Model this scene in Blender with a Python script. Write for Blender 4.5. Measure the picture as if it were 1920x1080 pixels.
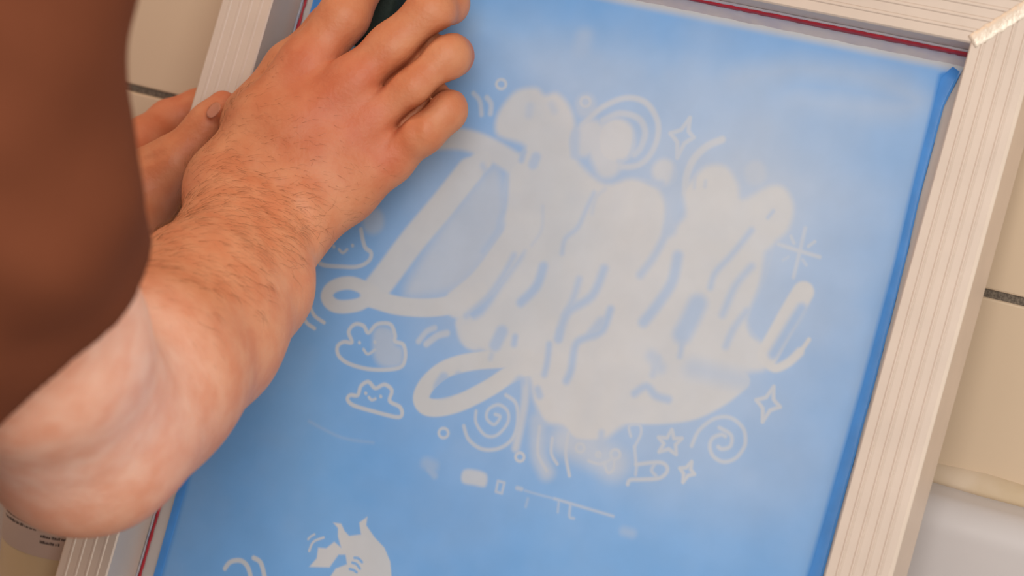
import bpy, bmesh, math, random
import numpy as np
from mathutils import Vector, Matrix
random.seed(7); rng = np.random.default_rng(7)
S = bpy.context.scene; C = S.collection
for o in list(bpy.data.objects): bpy.data.objects.remove(o)

# ------------------------------------------------------------------ frames
# F frame: u right along the top rail, w up along the side rails, n out of the screen.
# The screen leans back 18 degrees against the tiled wall.  World Z up, Y into the wall.
AL = math.radians(18.0); Z0 = 1.30
MF = np.array([[1,0,0],[0,math.sin(AL),-math.cos(AL)],[0,math.cos(AL),math.sin(AL)]])
def W3(P):
    q = np.asarray(P, float) @ MF.T
    q[..., 2] += Z0
    return q
RC = np.array([[0.8868334305862378,-0.23061999172288591,0.40042588054760664],
               [0.2714537023863495,0.9612756074928682,-0.047561474955489125],
               [-0.3739510046186977,0.15087619380450473,0.9150939953292729]])
CP = np.array([0.6925010112208532,-0.232332635488518,1.1901009628932322]); FPX = 4601.684546548397
def B(x, y, n):
    """point at height n above the screen plane seen at photo position x, y (1920x1080)"""
    d = RC @ np.array([(x-960)/FPX, -(y-540)/FPX, -1.0])
    return CP + (n-CP[2])/d[2]*d
def dist_px(P): return np.dot(np.asarray(P)-CP, -RC[:,2])/FPX     # metres per pixel there

# ------------------------------------------------------------------ camera
cam = bpy.data.cameras.new('camera'); co = bpy.data.objects.new('camera', cam); C.objects.link(co)
M4 = Matrix.Identity(4); RW = MF @ RC; cw = W3(CP); CPW = cw
for i in range(3):
    for j in range(3): M4[i][j] = RW[i,j]
    M4[i][3] = cw[i]
co.matrix_world = M4
cam.sensor_width = 36; cam.lens = FPX/1920*36; cam.clip_start = .02
cam.dof.use_dof = True; cam.dof.focus_distance = 1.275; cam.dof.aperture_fstop = 7.5
S.camera = co
S.view_settings.view_transform = 'Standard'; S.view_settings.look = 'None'
S.view_settings.gamma = 1; S.view_settings.use_curve_mapping = False
S.view_settings.exposure = -0.12
# ------------------------------------------------------------------ light
wd = bpy.data.worlds.new('world'); S.world = wd; wd.use_nodes = True
wd.node_tree.nodes['Background'].inputs[0].default_value = (1.0, .95, .90, 1)
wd.node_tree.nodes['Background'].inputs[1].default_value = 0.46
def area(name, loc, target, size, power, col):
    l = bpy.data.lights.new(name, 'AREA'); l.size = size; l.energy = power; l.color = col
    o = bpy.data.objects.new(name, l); C.objects.link(o)
    o.location = loc; o.rotation_euler = (Vector(target)-Vector(loc)).to_track_quat('-Z','Y').to_euler()
    return o
area('window_light', (1.0,-1.75,1.95), (.25,0,1.12), 1.2, 29, (1.0,.97,.94))
area('side_fill', (2.1,-.75,1.55), (.4,0,1.1), .6, 6, (1.0,.92,.78))  # added fill from the right, brightens the right rail's outer wall and tiles
area('warm_fill', (-.85,-.55,2.35), (-.25,0,1.25), .35, 6, (1.0,.52,.20))  # added warm fill tinting the left tiles and hand, no lamp known there

# ------------------------------------------------------------------ materials
def srgb(h):
    c = [int(h[i:i+2],16)/255 for i in (0,2,4)]
    return tuple((x/12.92 if x<=.04045 else ((x+.055)/1.055)**2.4) for x in c)+(1,)
def mat(name, col, rough=.5, metal=0, var=.0, vscale=30, bump=0, bscale=200, col2=None, sss=0, spec=.5, coat=0, attr=None, stretch=None, detail=3):
    m = bpy.data.materials.new(name); m.use_nodes = True; nt = m.node_tree; N = nt.nodes; L = nt.links
    b = N['Principled BSDF']; b.inputs['Roughness'].default_value = rough; b.inputs['Metallic'].default_value = metal
    b.inputs['Specular IOR Level'].default_value = spec; b.inputs['Coat Weight'].default_value = coat
    c = srgb(col) if isinstance(col,str) else col
    tc = N.new('ShaderNodeTexCoord'); src = tc.outputs['Object']
    if stretch:
        mp = N.new('ShaderNodeMapping'); mp.inputs['Scale'].default_value = stretch; L.new(src, mp.inputs[0]); src = mp.outputs[0]
    nz = N.new('ShaderNodeTexNoise'); nz.inputs['Scale'].default_value = vscale; nz.inputs['Detail'].default_value = detail
    L.new(src, nz.inputs['Vector'])
    mx = N.new('ShaderNodeMix'); mx.data_type = 'RGBA'
    if attr:
        at = N.new('ShaderNodeAttribute'); at.attribute_name = attr; base = at.outputs['Color']; L.new(base, mx.inputs['A'])
        dk = N.new('ShaderNodeMix'); dk.data_type='RGBA'; dk.blend_type='MULTIPLY'; dk.inputs['Factor'].default_value=1
        L.new(base, dk.inputs['A']); dk.inputs['B'].default_value = (1-var,)*3+(1,) if not col2 else srgb(col2); L.new(dk.outputs['Result'], mx.inputs['B'])
    else:
        mx.inputs['A'].default_value = c
        mx.inputs['B'].default_value = srgb(col2) if col2 else tuple(x*(1-var) for x in c[:3])+(1,)
    rp = N.new('ShaderNodeMapRange'); rp.inputs['From Min'].default_value=.35; rp.inputs['From Max'].default_value=.65
    L.new(nz.outputs['Fac'], rp.inputs['Value']); L.new(rp.outputs['Result'], mx.inputs['Factor'])
    L.new(mx.outputs['Result'], b.inputs['Base Color'])
    if sss:
        b.inputs['Subsurface Weight'].default_value = sss; b.inputs['Subsurface Radius'].default_value = (1,.35,.2); b.inputs['Subsurface Scale'].default_value = .006
    if bump:
        n2 = N.new('ShaderNodeTexNoise'); n2.inputs['Scale'].default_value = bscale; n2.inputs['Detail'].default_value = 4
        L.new(src, n2.inputs['Vector'])
        bp = N.new('ShaderNodeBump'); bp.inputs['Strength'].default_value = bump; bp.inputs['Distance'].default_value = .001
        L.new(n2.outputs['Fac'], bp.inputs['Height']); L.new(bp.outputs['Normal'], b.inputs['Normal'])
    return m
M = {
 'tile':  mat('glazed_tile','D6BDA0', .35, var=.05, vscale=6, bump=.05, bscale=15),
 'grout': mat('dark_grout','7C6F60', .9, col2='54493F', vscale=900, bump=.4, bscale=900),
 'sink':  mat('white_ceramic','CBC3C0', .3, var=.04, vscale=8),
 'caulk': mat('old_caulk','CDB79E', .6, col2='C4AC8C', vscale=40, bump=.3, bscale=60),
 'alu':   mat('aluminium','D8C7B8', .45, metal=.25, var=.05, vscale=40, bump=.04, bscale=300, stretch=(1,1,1)),
 'weld':  mat('ground_weld','F0E2D0', .5, metal=.4, var=.1, vscale=150, bump=.6, bscale=350),
 'mesh':  mat('polyester_mesh','C4BCB8', .6, var=.04, vscale=60, bump=.15, bscale=2500),
 'emul':  mat('emulsion','5F93C8', .5, spec=.3, attr='stencil', var=.05, vscale=45, bump=.04, bscale=120),
 'bead':  mat('thick_emulsion','4C96E6', .4, var=.12, vscale=60, bump=.2, bscale=150),
 'red':   mat('red_line','B81F33', .5, var=.25, vscale=120),
 'glue':  mat('glue_edge','9AA0B4', .4, col2='B9B3B8', vscale=90, bump=.3, bscale=200),
 'glue2':mat('pale_glue','C9C3C6', .4, col2='BDB9C6', vscale=90, bump=.2, bscale=200),
 'bubble':mat('soap_bubble','E8E6EA', .15, var=.05),
 'skin':  mat('skin','D68A64', .5, attr='tone', col2='F6E2D8', vscale=70, bump=.35, bscale=420, sss=.12, spec=.35, detail=6),
 'nail':  mat('nail','C27E62', .35, var=.06, vscale=60),
 'shirt': mat('brown_cotton','74402A', .95, var=.12, vscale=14, bump=.3, bscale=900, spec=.1),
 'hair':  mat('arm_hair','8A5A34', .5, var=.2, vscale=30),
 'head_hair':  mat('dark_hair','3A2618', .6, var=.3, vscale=60, bump=.6, bscale=200),
 'pad':   mat('green_pad','13251C', .8, var=.3, vscale=90, bump=.8, bscale=400),
 'pad2':  mat('green_scour','1C3A2A', .95, var=.4, vscale=200, bump=1, bscale=600),
 'bottle':mat('cream_plastic','CBB48E', .4, var=.04, vscale=10),
 'label': mat('pinkish_label','CDB6A8', .5, var=.03, vscale=10),
 'ink':   mat('dark_ink','4A3B36', .6),
}
# ------------------------------------------------------------------ helpers
def new(name, verts, faces, m, parent=None, smooth=False):
    me = bpy.data.meshes.new(name)
    me.from_pydata([tuple(v) for v in verts], [], [tuple(f) for f in faces]); me.update()
    if smooth: me.polygons.foreach_set('use_smooth', [True]*len(me.polygons))
    if m: me.materials.append(m)
    o = bpy.data.objects.new(name, me); C.objects.link(o)
    if parent: o.parent = parent
    return o
def new_np(name, V, Q, m, parent=None, smooth=True):
    me = bpy.data.meshes.new(name); k = Q.shape[1]
    me.vertices.add(len(V)); me.vertices.foreach_set('co', np.ascontiguousarray(V, np.float32).ravel())
    me.loops.add(Q.size); me.loops.foreach_set('vertex_index', np.ascontiguousarray(Q, np.int32).ravel())
    me.polygons.add(len(Q)); me.polygons.foreach_set('loop_start', np.arange(0, Q.size, k, dtype=np.int32))
    me.polygons.foreach_set('loop_total', np.full(len(Q), k, np.int32))
    me.polygons.foreach_set('use_smooth', np.full(len(Q), smooth, bool))
    me.update(calc_edges=True); me.validate()
    if m: me.materials.append(m)
    o = bpy.data.objects.new(name, me); C.objects.link(o)
    if parent: o.parent = parent
    return o
def thing(name, label, cat, group=None):
    o = bpy.data.objects.new(name, None); C.objects.link(o); o.empty_display_size = .05
    return tag(o, label, cat, group)
def tag(o, label, cat, group=None):
    o['label'] = label; o['category'] = cat
    if group: o['group'] = group
    return o
def struct(o): o['kind'] = 'structure'; return o
def box(x0,x1,y0,y1,z0,z1):
    v = [(x,y,z) for x in (x0,x1) for y in (y0,y1) for z in (z0,z1)]
    f = [(0,1,3,2),(4,6,7,5),(0,4,5,1),(2,3,7,6),(0,2,6,4),(1,5,7,3)]
    return v, f
def bevel(o, w, seg=2):
    md = o.modifiers.new('bevel','BEVEL'); md.width = w; md.segments = seg; md.limit_method = 'ANGLE'
    return o
def loft(rings, closed=True, cap=True):
    n = len(rings[0]); V = [p for r in rings for p in r]; F = []
    for i in range(len(rings)-1):
        for j in range(n if closed else n-1):
            k = (j+1) % n; F.append((i*n+j, i*n+k, (i+1)*n+k, (i+1)*n+j))
    if cap: F.append(tuple(range(n-1,-1,-1))); F.append(tuple((len(rings)-1)*n+j for j in range(n)))
    return V, F

# ================================================================== SETTING
YW = 0.0115                                            # wall surface
wall = struct(new('wall_back', *box(-.85,1.0,YW+.0015,YW+.05,.55,2.1), M['grout']))
TS = .2; GR = .0044
tile_me = None
for i in range(-4,6):
    for j in range(-2,4):
        x0 = -.03+TS*i; z0 = Z0-.119+TS*j
        if z0 < 1.0 and j < -1: continue
        if tile_me is None:
            t = new('tile', *box(GR/2,TS-GR/2,-.004,.002,GR/2,TS-GR/2), M['tile'])
            bevel(t,.0012,2); tile_me = t
        else:
            t = tile_me.copy(); C.objects.link(t)
        t.location = (x0, YW+.004, z0); t.parent = wall
# washout sink: rounded rear ledge, falling rear wall, floor and sides, as one profile swept along X
def sweep(name, prof, x0, x1, m, parent=None, n=2):
    rings = [[(x0+(x1-x0)*i/(n-1), y, z) for y,z in prof] for i in range(n)]
    V,F = loft(rings, closed=True, cap=True); return new(name,V,F,m,parent,smooth=False)
ZL = Z0-.2215
prof = [(YW+.0005,ZL-.0005),(YW-.002,ZL),(YW-.012,ZL-.001)]
r = .016
for k in range(0,9):
    a = math.radians(90-k*11.25); prof.append((YW-.020-r*math.cos(math.radians(90-k*11.25))*1.0, ZL-.001-r+r*math.sin(a)))
ZF = Z0-.4683
prof += [(YW-.037,ZL-.05),(YW-.039,ZL-.12),(YW-.041,ZF+.015)]
for k in range(1,7):
    a = math.radians(k*15); prof.append((YW-.041-.015*(1-math.cos(a)), ZF+.015-.015*math.sin(a)))
prof += [(YW-.31,ZF-.0005),(YW-.345,ZF+.012),(YW-.36,ZF+.04),(YW-.363,ZF+.10),(YW-.37,ZF+.108),(YW-.382,ZF+.104),(YW-.384,ZF+.09),(YW-.384,ZF-.03),(YW+.0005,ZF-.03)]
sink = sweep('washout_sink', prof, -.6, .95, M['sink'])
for p in sink.data.polygons: p.use_smooth = True
tag(sink,'off-white ceramic washout sink with rounded rear ledge under the tiled wall','sink')
md = sink.modifiers.new('e','EDGE_SPLIT'); md.split_angle = math.radians(40)
# caulk bead between tile and ledge
nr = 60; rings = []
for i in range(nr):
    x = -.6+1.55*i/(nr-1); wob = .0012*math.sin(x*31)+.0008*math.sin(x*77+1)
    rings.append([(x, YW+.004-(.010+wob)*math.cos(a)*(1), ZL-.001+(.0105+wob)*math.sin(a)) for a in [math.radians(q) for q in range(0,91,15)]]+[(x,YW+.004,ZL-.001)])
ck = new('caulk_bead', *loft(rings), M['caulk'], sink, smooth=True)

# ================================================================== SCREEN FRAME
RW_, HH, IW, IH = .032, .030, .384, .46
frame = thing('screen_printing_frame','silver aluminium screen printing frame with blue coated mesh, leaning on the tiled wall','frame')
frame.location = W3((IW/2, -IH-RW_, HH/2))
frame_inv = np.array(frame.location)
def fp(P): return W3(P) - frame_inv           # child coordinates under the frame Empty (no rotation)
# rail profile: a = distance from inner edge outward, b = height n
def rail_profile():
    p = [(0,0),(0,HH-.0008),(.0008,HH)]
    for k in range(1,5):
        a = RW_*k/5
        p += [(a-.0011,HH),(a-.0006,HH+.0005),(a+.0002,HH+.0005),(a+.0004,HH-.00025),(a+.0009,HH-.00025),(a+.0011,HH)]
    p += [(RW_-.0015,HH),(RW_,HH-.0015),(RW_,0)]
    return p
prof = rail_profile()
def rail(side):
    rings = []
    if side in ('left','right'): ends = (0,-IH)
    else: ends = (0,IW)
    for e in (0,1):
        ring = []
        for a,b in prof:
            if side == 'left':   q = (-a, (a if e==0 else -IH-a), b)
            if side == 'right':  q = (IW+a, (a if e==0 else -IH-a), b)
            if side == 'top':    q = ((-a if e==0 else IW+a), a, b)
            if side == 'bottom': q = ((-a if e==0 else IW+a), -IH-a, b)
            ring.append(fp(q))
        rings.append(ring)
    V,F = loft(rings); o = new('rail',V,F,M['alu'],frame)
    bm = bmesh.new(); bm.from_mesh(o.data); bmesh.ops.recalc_face_normals(bm,faces=bm.faces); bm.to_mesh(o.data); bm.free()
    return o
for s in ('left','right','top','bottom'): rail(s)
# ground weld seams over the mitres
for cx,cy,sx,sy in ((0,0,-1,1),(IW,0,1,1),(0,-IH,-1,-1),(IW,-IH,1,-1)):
    rings = []
    n = 26
    for i in range(n):
        t = .0006+(RW_-.0014)*i/(n-1); wd_ = .0040+.0003*math.sin(i*1.9+cx*9)+.0002*random.random()
        c = np.array([cx+sx*t, cy+sy*t, 0]); q = np.array([sx*.7071,-sy*.7071,0])
        rings.append([fp(c+q*wd_*k+np.array([0,0,HH-.0004+hh])) for k,hh in ((-1,0),(-.85,.0009),(-.2,.0010),(.3,.0010),(.85,.0009),(1,0))])
    o = new('weld_seam', *loft(rings), M['weld'], frame, smooth=True)
# stretched mesh
me_ = new('screen_mesh', *[[fp(p) for p in [(-.012,.012,-.0006),(IW+.012,.012,-.0006),(IW+.012,-IH-.012,-.0006),(-.012,-IH-.012,-.0006)]], [(0,3,2,1)]], M['mesh'], frame)
# glue fillet along the inner foot of every rail
def strip(name, pts, wid, m, thick=.0004, parent=frame, jit=0, rise=0):
    """flat ribbon lying on the screen plane along pts (u,w) with widths"""
    P = np.array(pts,float); n = len(P); rings = []
    for i in range(n):
        d = P[min(i+1,n-1)]-P[max(i-1,0)]; d /= np.linalg.norm(d)+1e-12; q = np.array([-d[1],d[0]])
        wv = wid[i] if hasattr(wid,'__len__') else wid
        a = P[i]+q*(wv/2+jit*random.uniform(-1,1)); b = P[i]-q*(wv/2+jit*random.uniform(-1,1)); c = P[i]
        rings.append([fp((a[0],a[1],0)),fp((a[0]*.6+c[0]*.4,a[1]*.6+c[1]*.4,thick+rise*.8)),fp((c[0],c[1],thick+rise)),fp((b[0]*.6+c[0]*.4,b[1]*.6+c[1]*.4,thick+rise*.8)),fp((b[0],b[1],0))])
    V,F = loft(rings); o = new(name,V,F,m,parent,smooth=True)
    return o
def lerp_path(pts, step):
    out = []
    for a,b in zip(pts[:-1],pts[1:]):
        a=np.array(a,float); b=np.array(b,float); k = max(1,int(np.linalg.norm(b-a)/step))
        out += [a+(b-a)*i/k for i in range(k)]
    out.append(np.array(pts[-1],float)); return out
def uv(x,y): return B(x,y,0)[:2]
for g_ in (((IW-.0008,-.002),(IW-.0008,-IH+.002)), ((.0006,-IH+.0008),(IW-.0006,-IH+.0008)), ((.0008,-.006),(.0008,-IH+.002))):
    strip('glue_line', lerp_path(g_,.01), .0014, M['glue'], .0005, jit=.0002)
# red registration line drawn round the opening; along the top it runs on the glue fillet at the foot of the rail
ru = max(uv(252,1060)[0],.0026); ru2 = max(uv(550,20)[0],.0026)
def on_w(x,y,wv):
    d = RC@np.array([(x-960)/FPX,-(y-540)/FPX,-1.]); t = (wv-CP[1])/d[1]; return CP+t*d
NR = float(np.mean([on_w(*q,-.0014)[2] for q in ((1400,23),(1560,50),(1700,74),(1810,96))])); NR = min(max(NR,.002),.012)
rings=[]
for i in range(60):
    x = .0005+(IW-.001)*i/59; j=.0003*math.sin(i*2.1)+.0002*random.random()
    rings.append([fp((x,-.0002,0)),fp((x,-.0002,NR+.003+j)),fp((x,-.0010,NR+.0022)),fp((x,-.0018,NR-.0005)),fp((x,-.0042-j,.0012)),fp((x,-.0062-j,.0003)),fp((x,-.0064,0))])
new('glue_fillet',*loft(rings),M['glue2'],frame,smooth=True)
rings=[]
for i in range(160):
    x = ru2-.001+(IW-.0015-ru2)*i/159; g = min(1,max(0,(x-.2)/.1)); h2 = .00075+.0010*g+random.uniform(-.00015,.00015); j=random.uniform(-.0002,.0002)
    c0,c1 = NR+h2+j, NR-h2+j
    rings.append([fp((x,-.0010-.0002,c0)),fp((x,-.0017-.0003,c0-.0003)),fp((x,-.0021-(NR-c1)*.5,c1)),fp((x,-.0016,c1-.0004))])
new('red_border_line',*loft(rings),M['red'],frame,smooth=True)
red_left = lerp_path([(ru2,-.006),(ru,-IH+.006)],.004)
strip('red_border_line', red_left, .0019, M['red'], .0003, jit=.0003)
rr = IW-.0035
strip('red_border_line', lerp_path([(ru2,-IH+.008),(IW-.002,-IH+.008)],.006), .0020, M['red'], .0002, jit=.0003)
# soap foam clinging along the foot of the top rail (too small to count)
bm = bmesh.new()
for k in range(70):
    x = random.uniform(1250,1560); p = uv(x, 4+(x-1290)*.182+random.gauss(0,4)-8)
    rad = random.choice((.0005,.0007,.001,.0014))
    if p[1] > -.0012: continue
    bmesh.ops.create_icosphere(bm, subdivisions=1, radius=rad, matrix=Matrix.Translation(Vector(fp((p[0],p[1],rad*.6)))))
mm = bpy.data.meshes.new('soap_foam'); bm.to_mesh(mm); bm.free(); mm.materials.append(M['bubble'])
fo = bpy.data.objects.new('soap_foam',mm); C.objects.link(fo); fo.parent = frame; fo['kind'] = 'stuff'

# ------------------------------------------------------------------ emulsion with the half washed-out stencil
UL = [(uv(592,0)),(uv(440,500)),(uv(335,915)),(uv(292,1075))]
URo = [uv(*q) for q in ((1816,112),(1800,140),(1770,200),(1727,360),(1698,490),(1640,720),(1543,1080))]
URi = [uv(*q) for q in ((1790,122),(1760,140),(1747,200),(1707,360),(1677,490),(1615,720),(1512,1080))]
wt_l = uv(1000,-48)[1]; 
WT = uv(1500,62)[1]; WB = -IH+.014
def edge(tab, wv):
    a = np.array(sorted([(p[1],p[0]) for p in tab])); return np.interp(wv, a[:,0], a[:,1])
ul_fit = np.polyfit([p[1] for p in UL],[p[0] for p in UL],1)
NU, NW = 700, 800
gs = np.linspace(0,1,NU); gw = np.linspace(WT,WB,NW)
ul = np.polyval(ul_fit,gw); ur = edge(URo,gw)
U = ul[:,None]+(ur-ul)[:,None]*gs[None,:]; Wg = np.repeat(gw[:,None],NU,1)
# pixel-sized units for the design: 1 unit = 1 photo pixel on the screen plane near its centre
def seg_dist(pts, closed=False, win=60):
    P = np.array([uv(*q) for q in pts])
    if closed: P = np.vstack([P,P[:1]])
    d = np.full(U.shape, 1e3, np.float32); k = 3540.
    m = win/k
    lo = P.min(0)-m; hi = P.max(0)+m
    r0 = np.searchsorted(-gw,-hi[1]); r1 = np.searchsorted(-gw,-lo[1])
    if r1<=r0: return d,(0,0,0,0)
    c0 = max(0,int((lo[0]-.02)/IW*NU)-60); c1 = min(NU,int((hi[0]+.02)/IW*NU)+60)
    u = U[r0:r1,c0:c1]; w = Wg[r0:r1,c0:c1]; dd = np.full(u.shape,1e3)
    for a,b in zip(P[:-1],P[1:]):
        e = b-a; L2 = e@e+1e-15
        t = np.clip(((u-a[0])*e[0]+(w-a[1])*e[1])/L2,0,1)
        dd = np.minimum(dd, np.hypot(u-a[0]-t*e[0], w-a[1]-t*e[1]))
    return dd*k,(r0,r1,c0,c1)
def smooth_path(pts, n=6, closed=False):
    P = np.array(pts,float); m = len(P); out = []
    if m < 3: return [tuple(p) for p in P]
    rngi = range(m if closed else m-1)
    for i in rngi:
        p0 = P[(i-1)%m] if (closed or i>0) else P[i]; p1 = P[i]; p2 = P[(i+1)%m]; p3 = P[(i+2)%m] if (closed or i+2<m) else p2
        for t in np.linspace(0,1,n,endpoint=False):
            out.append(tuple(.5*((2*p1)+(-p0+p2)*t+(2*p0-5*p1+4*p2-p3)*t*t+(-p0+3*p1-3*p2+p3)*t**3)))
    if not closed: out.append(tuple(P[-1]))
    return out
D = np.zeros(U.shape)
def stroke(pts, w, s=.9, soft=3., closed=False, sm=True, sub=False):
    """w: width px, s: target openness; soft: half width of the edge ramp"""
    p = smooth_path(pts,5,closed) if sm else pts
    dd,(r0,r1,c0,c1) = seg_dist(p,closed,win=w/2+soft*2+10)
    if r1<=r0: return
    c = np.clip((w/2+soft-dd)/(2*soft),0,1); c = c*c*(3-2*c)
    if sub: D[r0:r1,c0:c1] = D[r0:r1,c0:c1]*(1-c)+np.minimum(D[r0:r1,c0:c1],s)*c
    else:   D[r0:r1,c0:c1] = D[r0:r1,c0:c1]*(1-c)+np.maximum(D[r0:r1,c0:c1],s)*c
def poly(pts, s=.9, soft=4., sm=True):
    p = smooth_path(pts,4,True) if sm else pts
    dd,(r0,r1,c0,c1) = seg_dist(p,True,win=soft*2+12)
    if r1<=r0: return
    P = np.array([uv(*q) for q in p]); u = U[r0:r1,c0:c1]; w = Wg[r0:r1,c0:c1]; ins = np.zeros(u.shape,bool)
    for a,b in zip(P, np.roll(P,-1,0)):
        cnd = (a[1]>w)!=(b[1]>w)
        ins ^= cnd & (u < (b[0]-a[0])*(w-a[1])/(b[1]-a[1]+1e-15)+a[0])
    sd = np.where(ins,-dd,dd); c = np.clip((soft-sd)/(2*soft),0,1); c = c*c*(3-2*c)
    D[r0:r1,c0:c1] = D[r0:r1,c0:c1]*(1-c)+np.maximum(D[r0:r1,c0:c1],s)*c
def circ(x,y,r): return [(x+r*math.cos(a),y+r*math.sin(a)) for a in np.linspace(0,2*math.pi,14,endpoint=False)]
def vnoise(sc, seed=0):
    g = np.random.default_rng(seed).random((260,260)); x = (U+.05)*sc; y = (-Wg+.05)*sc
    xi = np.floor(x).astype(int); yi = np.floor(y).astype(int); fx = x-xi; fy = y-yi; fx = fx*fx*(3-2*fx); fy = fy*fy*(3-2*fy)
    xi%=259; yi%=259
    return (g[xi,yi]*(1-fx)+g[xi+1,yi]*fx)*(1-fy)+(g[xi,yi+1]*(1-fx)+g[xi+1,yi+1]*fx)*fy
# residue haze left by washing: strongest around the artwork
def gau(x,y,rx,ry,rot=15):
    c = uv(x,y); k = 3540.; dx = (U-c[0])*k; dy = (Wg-c[1])*k
    return np.exp(-((dx/rx)**2+(dy/ry)**2))
nz = .6*vnoise(18,1)+.4*vnoise(45,2)
D += .03+.62*gau(1130,520,400,290)*(.8+.4*nz)+.30*gau(1470,250,300,190)*(.6+.6*nz)+.16*gau(1560,520,180,380)+.14*gau(1330,860,280,130)+.22*gau(980,110,330,90)+.12*(nz-.5)
D = np.clip(D,0,.64)
stroke([(1380,150),(1500,130),(1640,150),(1720,190),(1660,205),(1500,190)],40,.46,30)
stroke([(1095,70),(1090,100)],34,.42,14)
# --- lettering, thick strokes and the washed mass between them
poly([(955,315),(985,275),(935,255),(930,225),(945,195),(970,170),(1005,165),(1022,178),(1045,175),(1068,200),(1078,235),(1070,270),(1090,310),(1135,345),(1185,335),(1230,350),(1248,385),(1258,425),(1285,405),(1282,360),(1300,335),(1325,312),(1360,312),(1383,345),(1392,374),(1440,350),(1470,352),(1488,385),(1478,430),(1448,462),(1432,520),(1400,600),(1425,640),(1445,620),(1490,545),(1520,545),(1505,590),(1470,640),(1440,690),(1400,700),(1378,730),(1350,755),(1290,782),(1200,785),(1160,805),(1130,825),(1080,825),(1055,800),(1020,790),(1000,745),(985,700),(900,655),(865,640),(862,605),(905,590),(955,520),(985,470),(950,440),(945,380)],.93,9)
stroke([(880,322),(830,385),(775,450),(730,510),(700,548)],56,.92,5)
stroke([(905,300),(880,325)],44,.92,5)
stroke([(700,548),(660,531),(626,537),(613,556),(630,574),(670,572),(700,556)],26,.95,3)
stroke([(700,560),(745,573),(800,577),(850,570),(900,545)],36,.95,3)
stroke([(860,568),(905,530),(950,470),(985,420)],58,.93,5)
stroke([(770,275),(820,262),(870,262),(920,280),(985,320)],42,.9,7)
poly([(800,470),(905,330),(940,330),(940,440),(880,520),(830,550),(760,552)],.70,18)
stroke([(990,672),(900,676),(840,690),(805,716),(790,744),(800,762),(828,764),(870,752),(920,726),(960,700),(1010,680)],34,.95,3)
stroke([(1020,745),(1100,765),(1200,778),(1290,772),(1350,745),(1388,715)],34,.93,5)
stroke([(985,700),(985,745),(977,795),(967,840)],15,.75,6)
stroke([(870,605),(890,640),(930,590),(960,545)],34,.9,6)
stroke([(1506,548),(1480,592),(1440,665)],40,.97,4)
stroke([(1432,672),(1452,690),(1478,680),(1500,660)],16,.97,4); stroke([(1478,680),(1500,660),(1517,637)],8,.97,3)
stroke([(1010,790),(1010,850),(1025,885)],30,.6,12); stroke([(1060,825),(1110,845),(1150,870)],56,.68,22)
for x,y,rr_,ss in ((700,412,22,.55),(940,185,0,0),(1244,320,22,.85),(1416,322,20,.72),(1098,195,20,.62)):
    if rr_: stroke([(x,y),(x+1,y+6)],rr_*2,ss,8)
stroke([(1154,259),(1155,270)],74,.9,8)
stroke([(1095,270),(1110,250),(1140,310)],50,.85,10)
# --- blue left between the letters
H = [([(950,330),(950,352),(946,392),(937,412),(932,433),(906,471)],9,.45,5),([(964,479),(943,517),(914,558),(875,592)],12,.5,5),([(1019,500),(1006,537),(977,567)],18,.42,5),
 ([(1114,362),(1100,392),(1083,427),(1060,448),(1054,475)],9,.55,4),([(1018,387),(1016,430),(997,460)],5,.7,4),([(1133,504),(1110,555),(1065,586),(1047,634)],16,.45,6),([(1086,524),(1075,560),(1060,590)],12,.5,6),
 ([(1145,580),(1130,619),(1104,631),(1080,646),(1071,693),(1062,714)],14,.42,5),([(1128,605),(1112,625)],22,.5,6),([(1030,646),(1027,675),(1021,702)],12,.45,4),([(1261,406),(1246,444),(1225,483),(1201,515)],15,.5,6),
 ([(1271,480),(1261,527),(1237,566),(1207,604)],20,.45,6),([(1409,432),(1373,477),(1341,512),(1332,539)],11,.5,5),([(1409,500),(1379,536),(1355,590)],13,.5,6),([(1308,570),(1294,600),(1280,626)],36,.45,9),([(1280,640),(1275,668)],10,.5,5),
 ([(1400,584),(1376,616),(1361,649)],13,.52,5),([(1446,480),(1438,533),(1429,578),(1420,619)],26,.48,8),([(1503,578),(1480,615),(1450,664)],18,.36,6),([(1450,396),(1440,408)],6,.5,3),
 ([(941,622),(929,647)],24,.45,5),([(966,632),(964,645)],12,.42,4),([(1050,620),(1048,636)],12,.45,4),([(922,665),(920,672)],10,.6,4),([(832,708),(822,725),(825,738),(842,735)],20,.42,4),([(860,704),(856,730)],16,.45,4),([(885,708),(875,720)],6,.6,4),
 ([(1190,738),(1212,725),(1230,742),(1253,749)],14,.45,5),([(1234,672),(1224,703)],12,.58,5),([(1222,668),(1238,690)],22,.6,9),([(1300,690),(1345,702),(1400,715)],34,.6,16),([(1128,812),(1126,840)],12,.48,5),([(997,782),(987,840),(980,860)],22,.42,8),
 ([(975,716),(960,735)],22,.42,5),([(1008,730),(1012,742)],14,.45,4),([(1240,345),(1225,342),(1200,328)],14,.5,6),([(1282,300),(1268,345),(1262,385),(1256,430)],26,.5,8),([(982,285),(978,300)],12,.45,4),([(1005,295),(1000,308)],20,.5,4),([(1080,250),(1078,290)],16,.5,6),([(905,310),(915,325),(935,330)],10,.55,5),
 ([(1192,240),(1186,280),(1175,300),(1160,302)],7,.55,4),([(1302,352),(1306,325),(1325,305)],5,.6,3),([(1322,350),(1323,340)],6,.6,3),([(994,200),(992,215)],16,.68,6),([(1034,196),(1040,208)],14,.66,6),([(1110,400),(1118,370),(1135,355)],6,.66,4)]
for pts,w,s,so in H: stroke(pts,w,min(.78,s+.13),so+1.5,sub=True)
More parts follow.
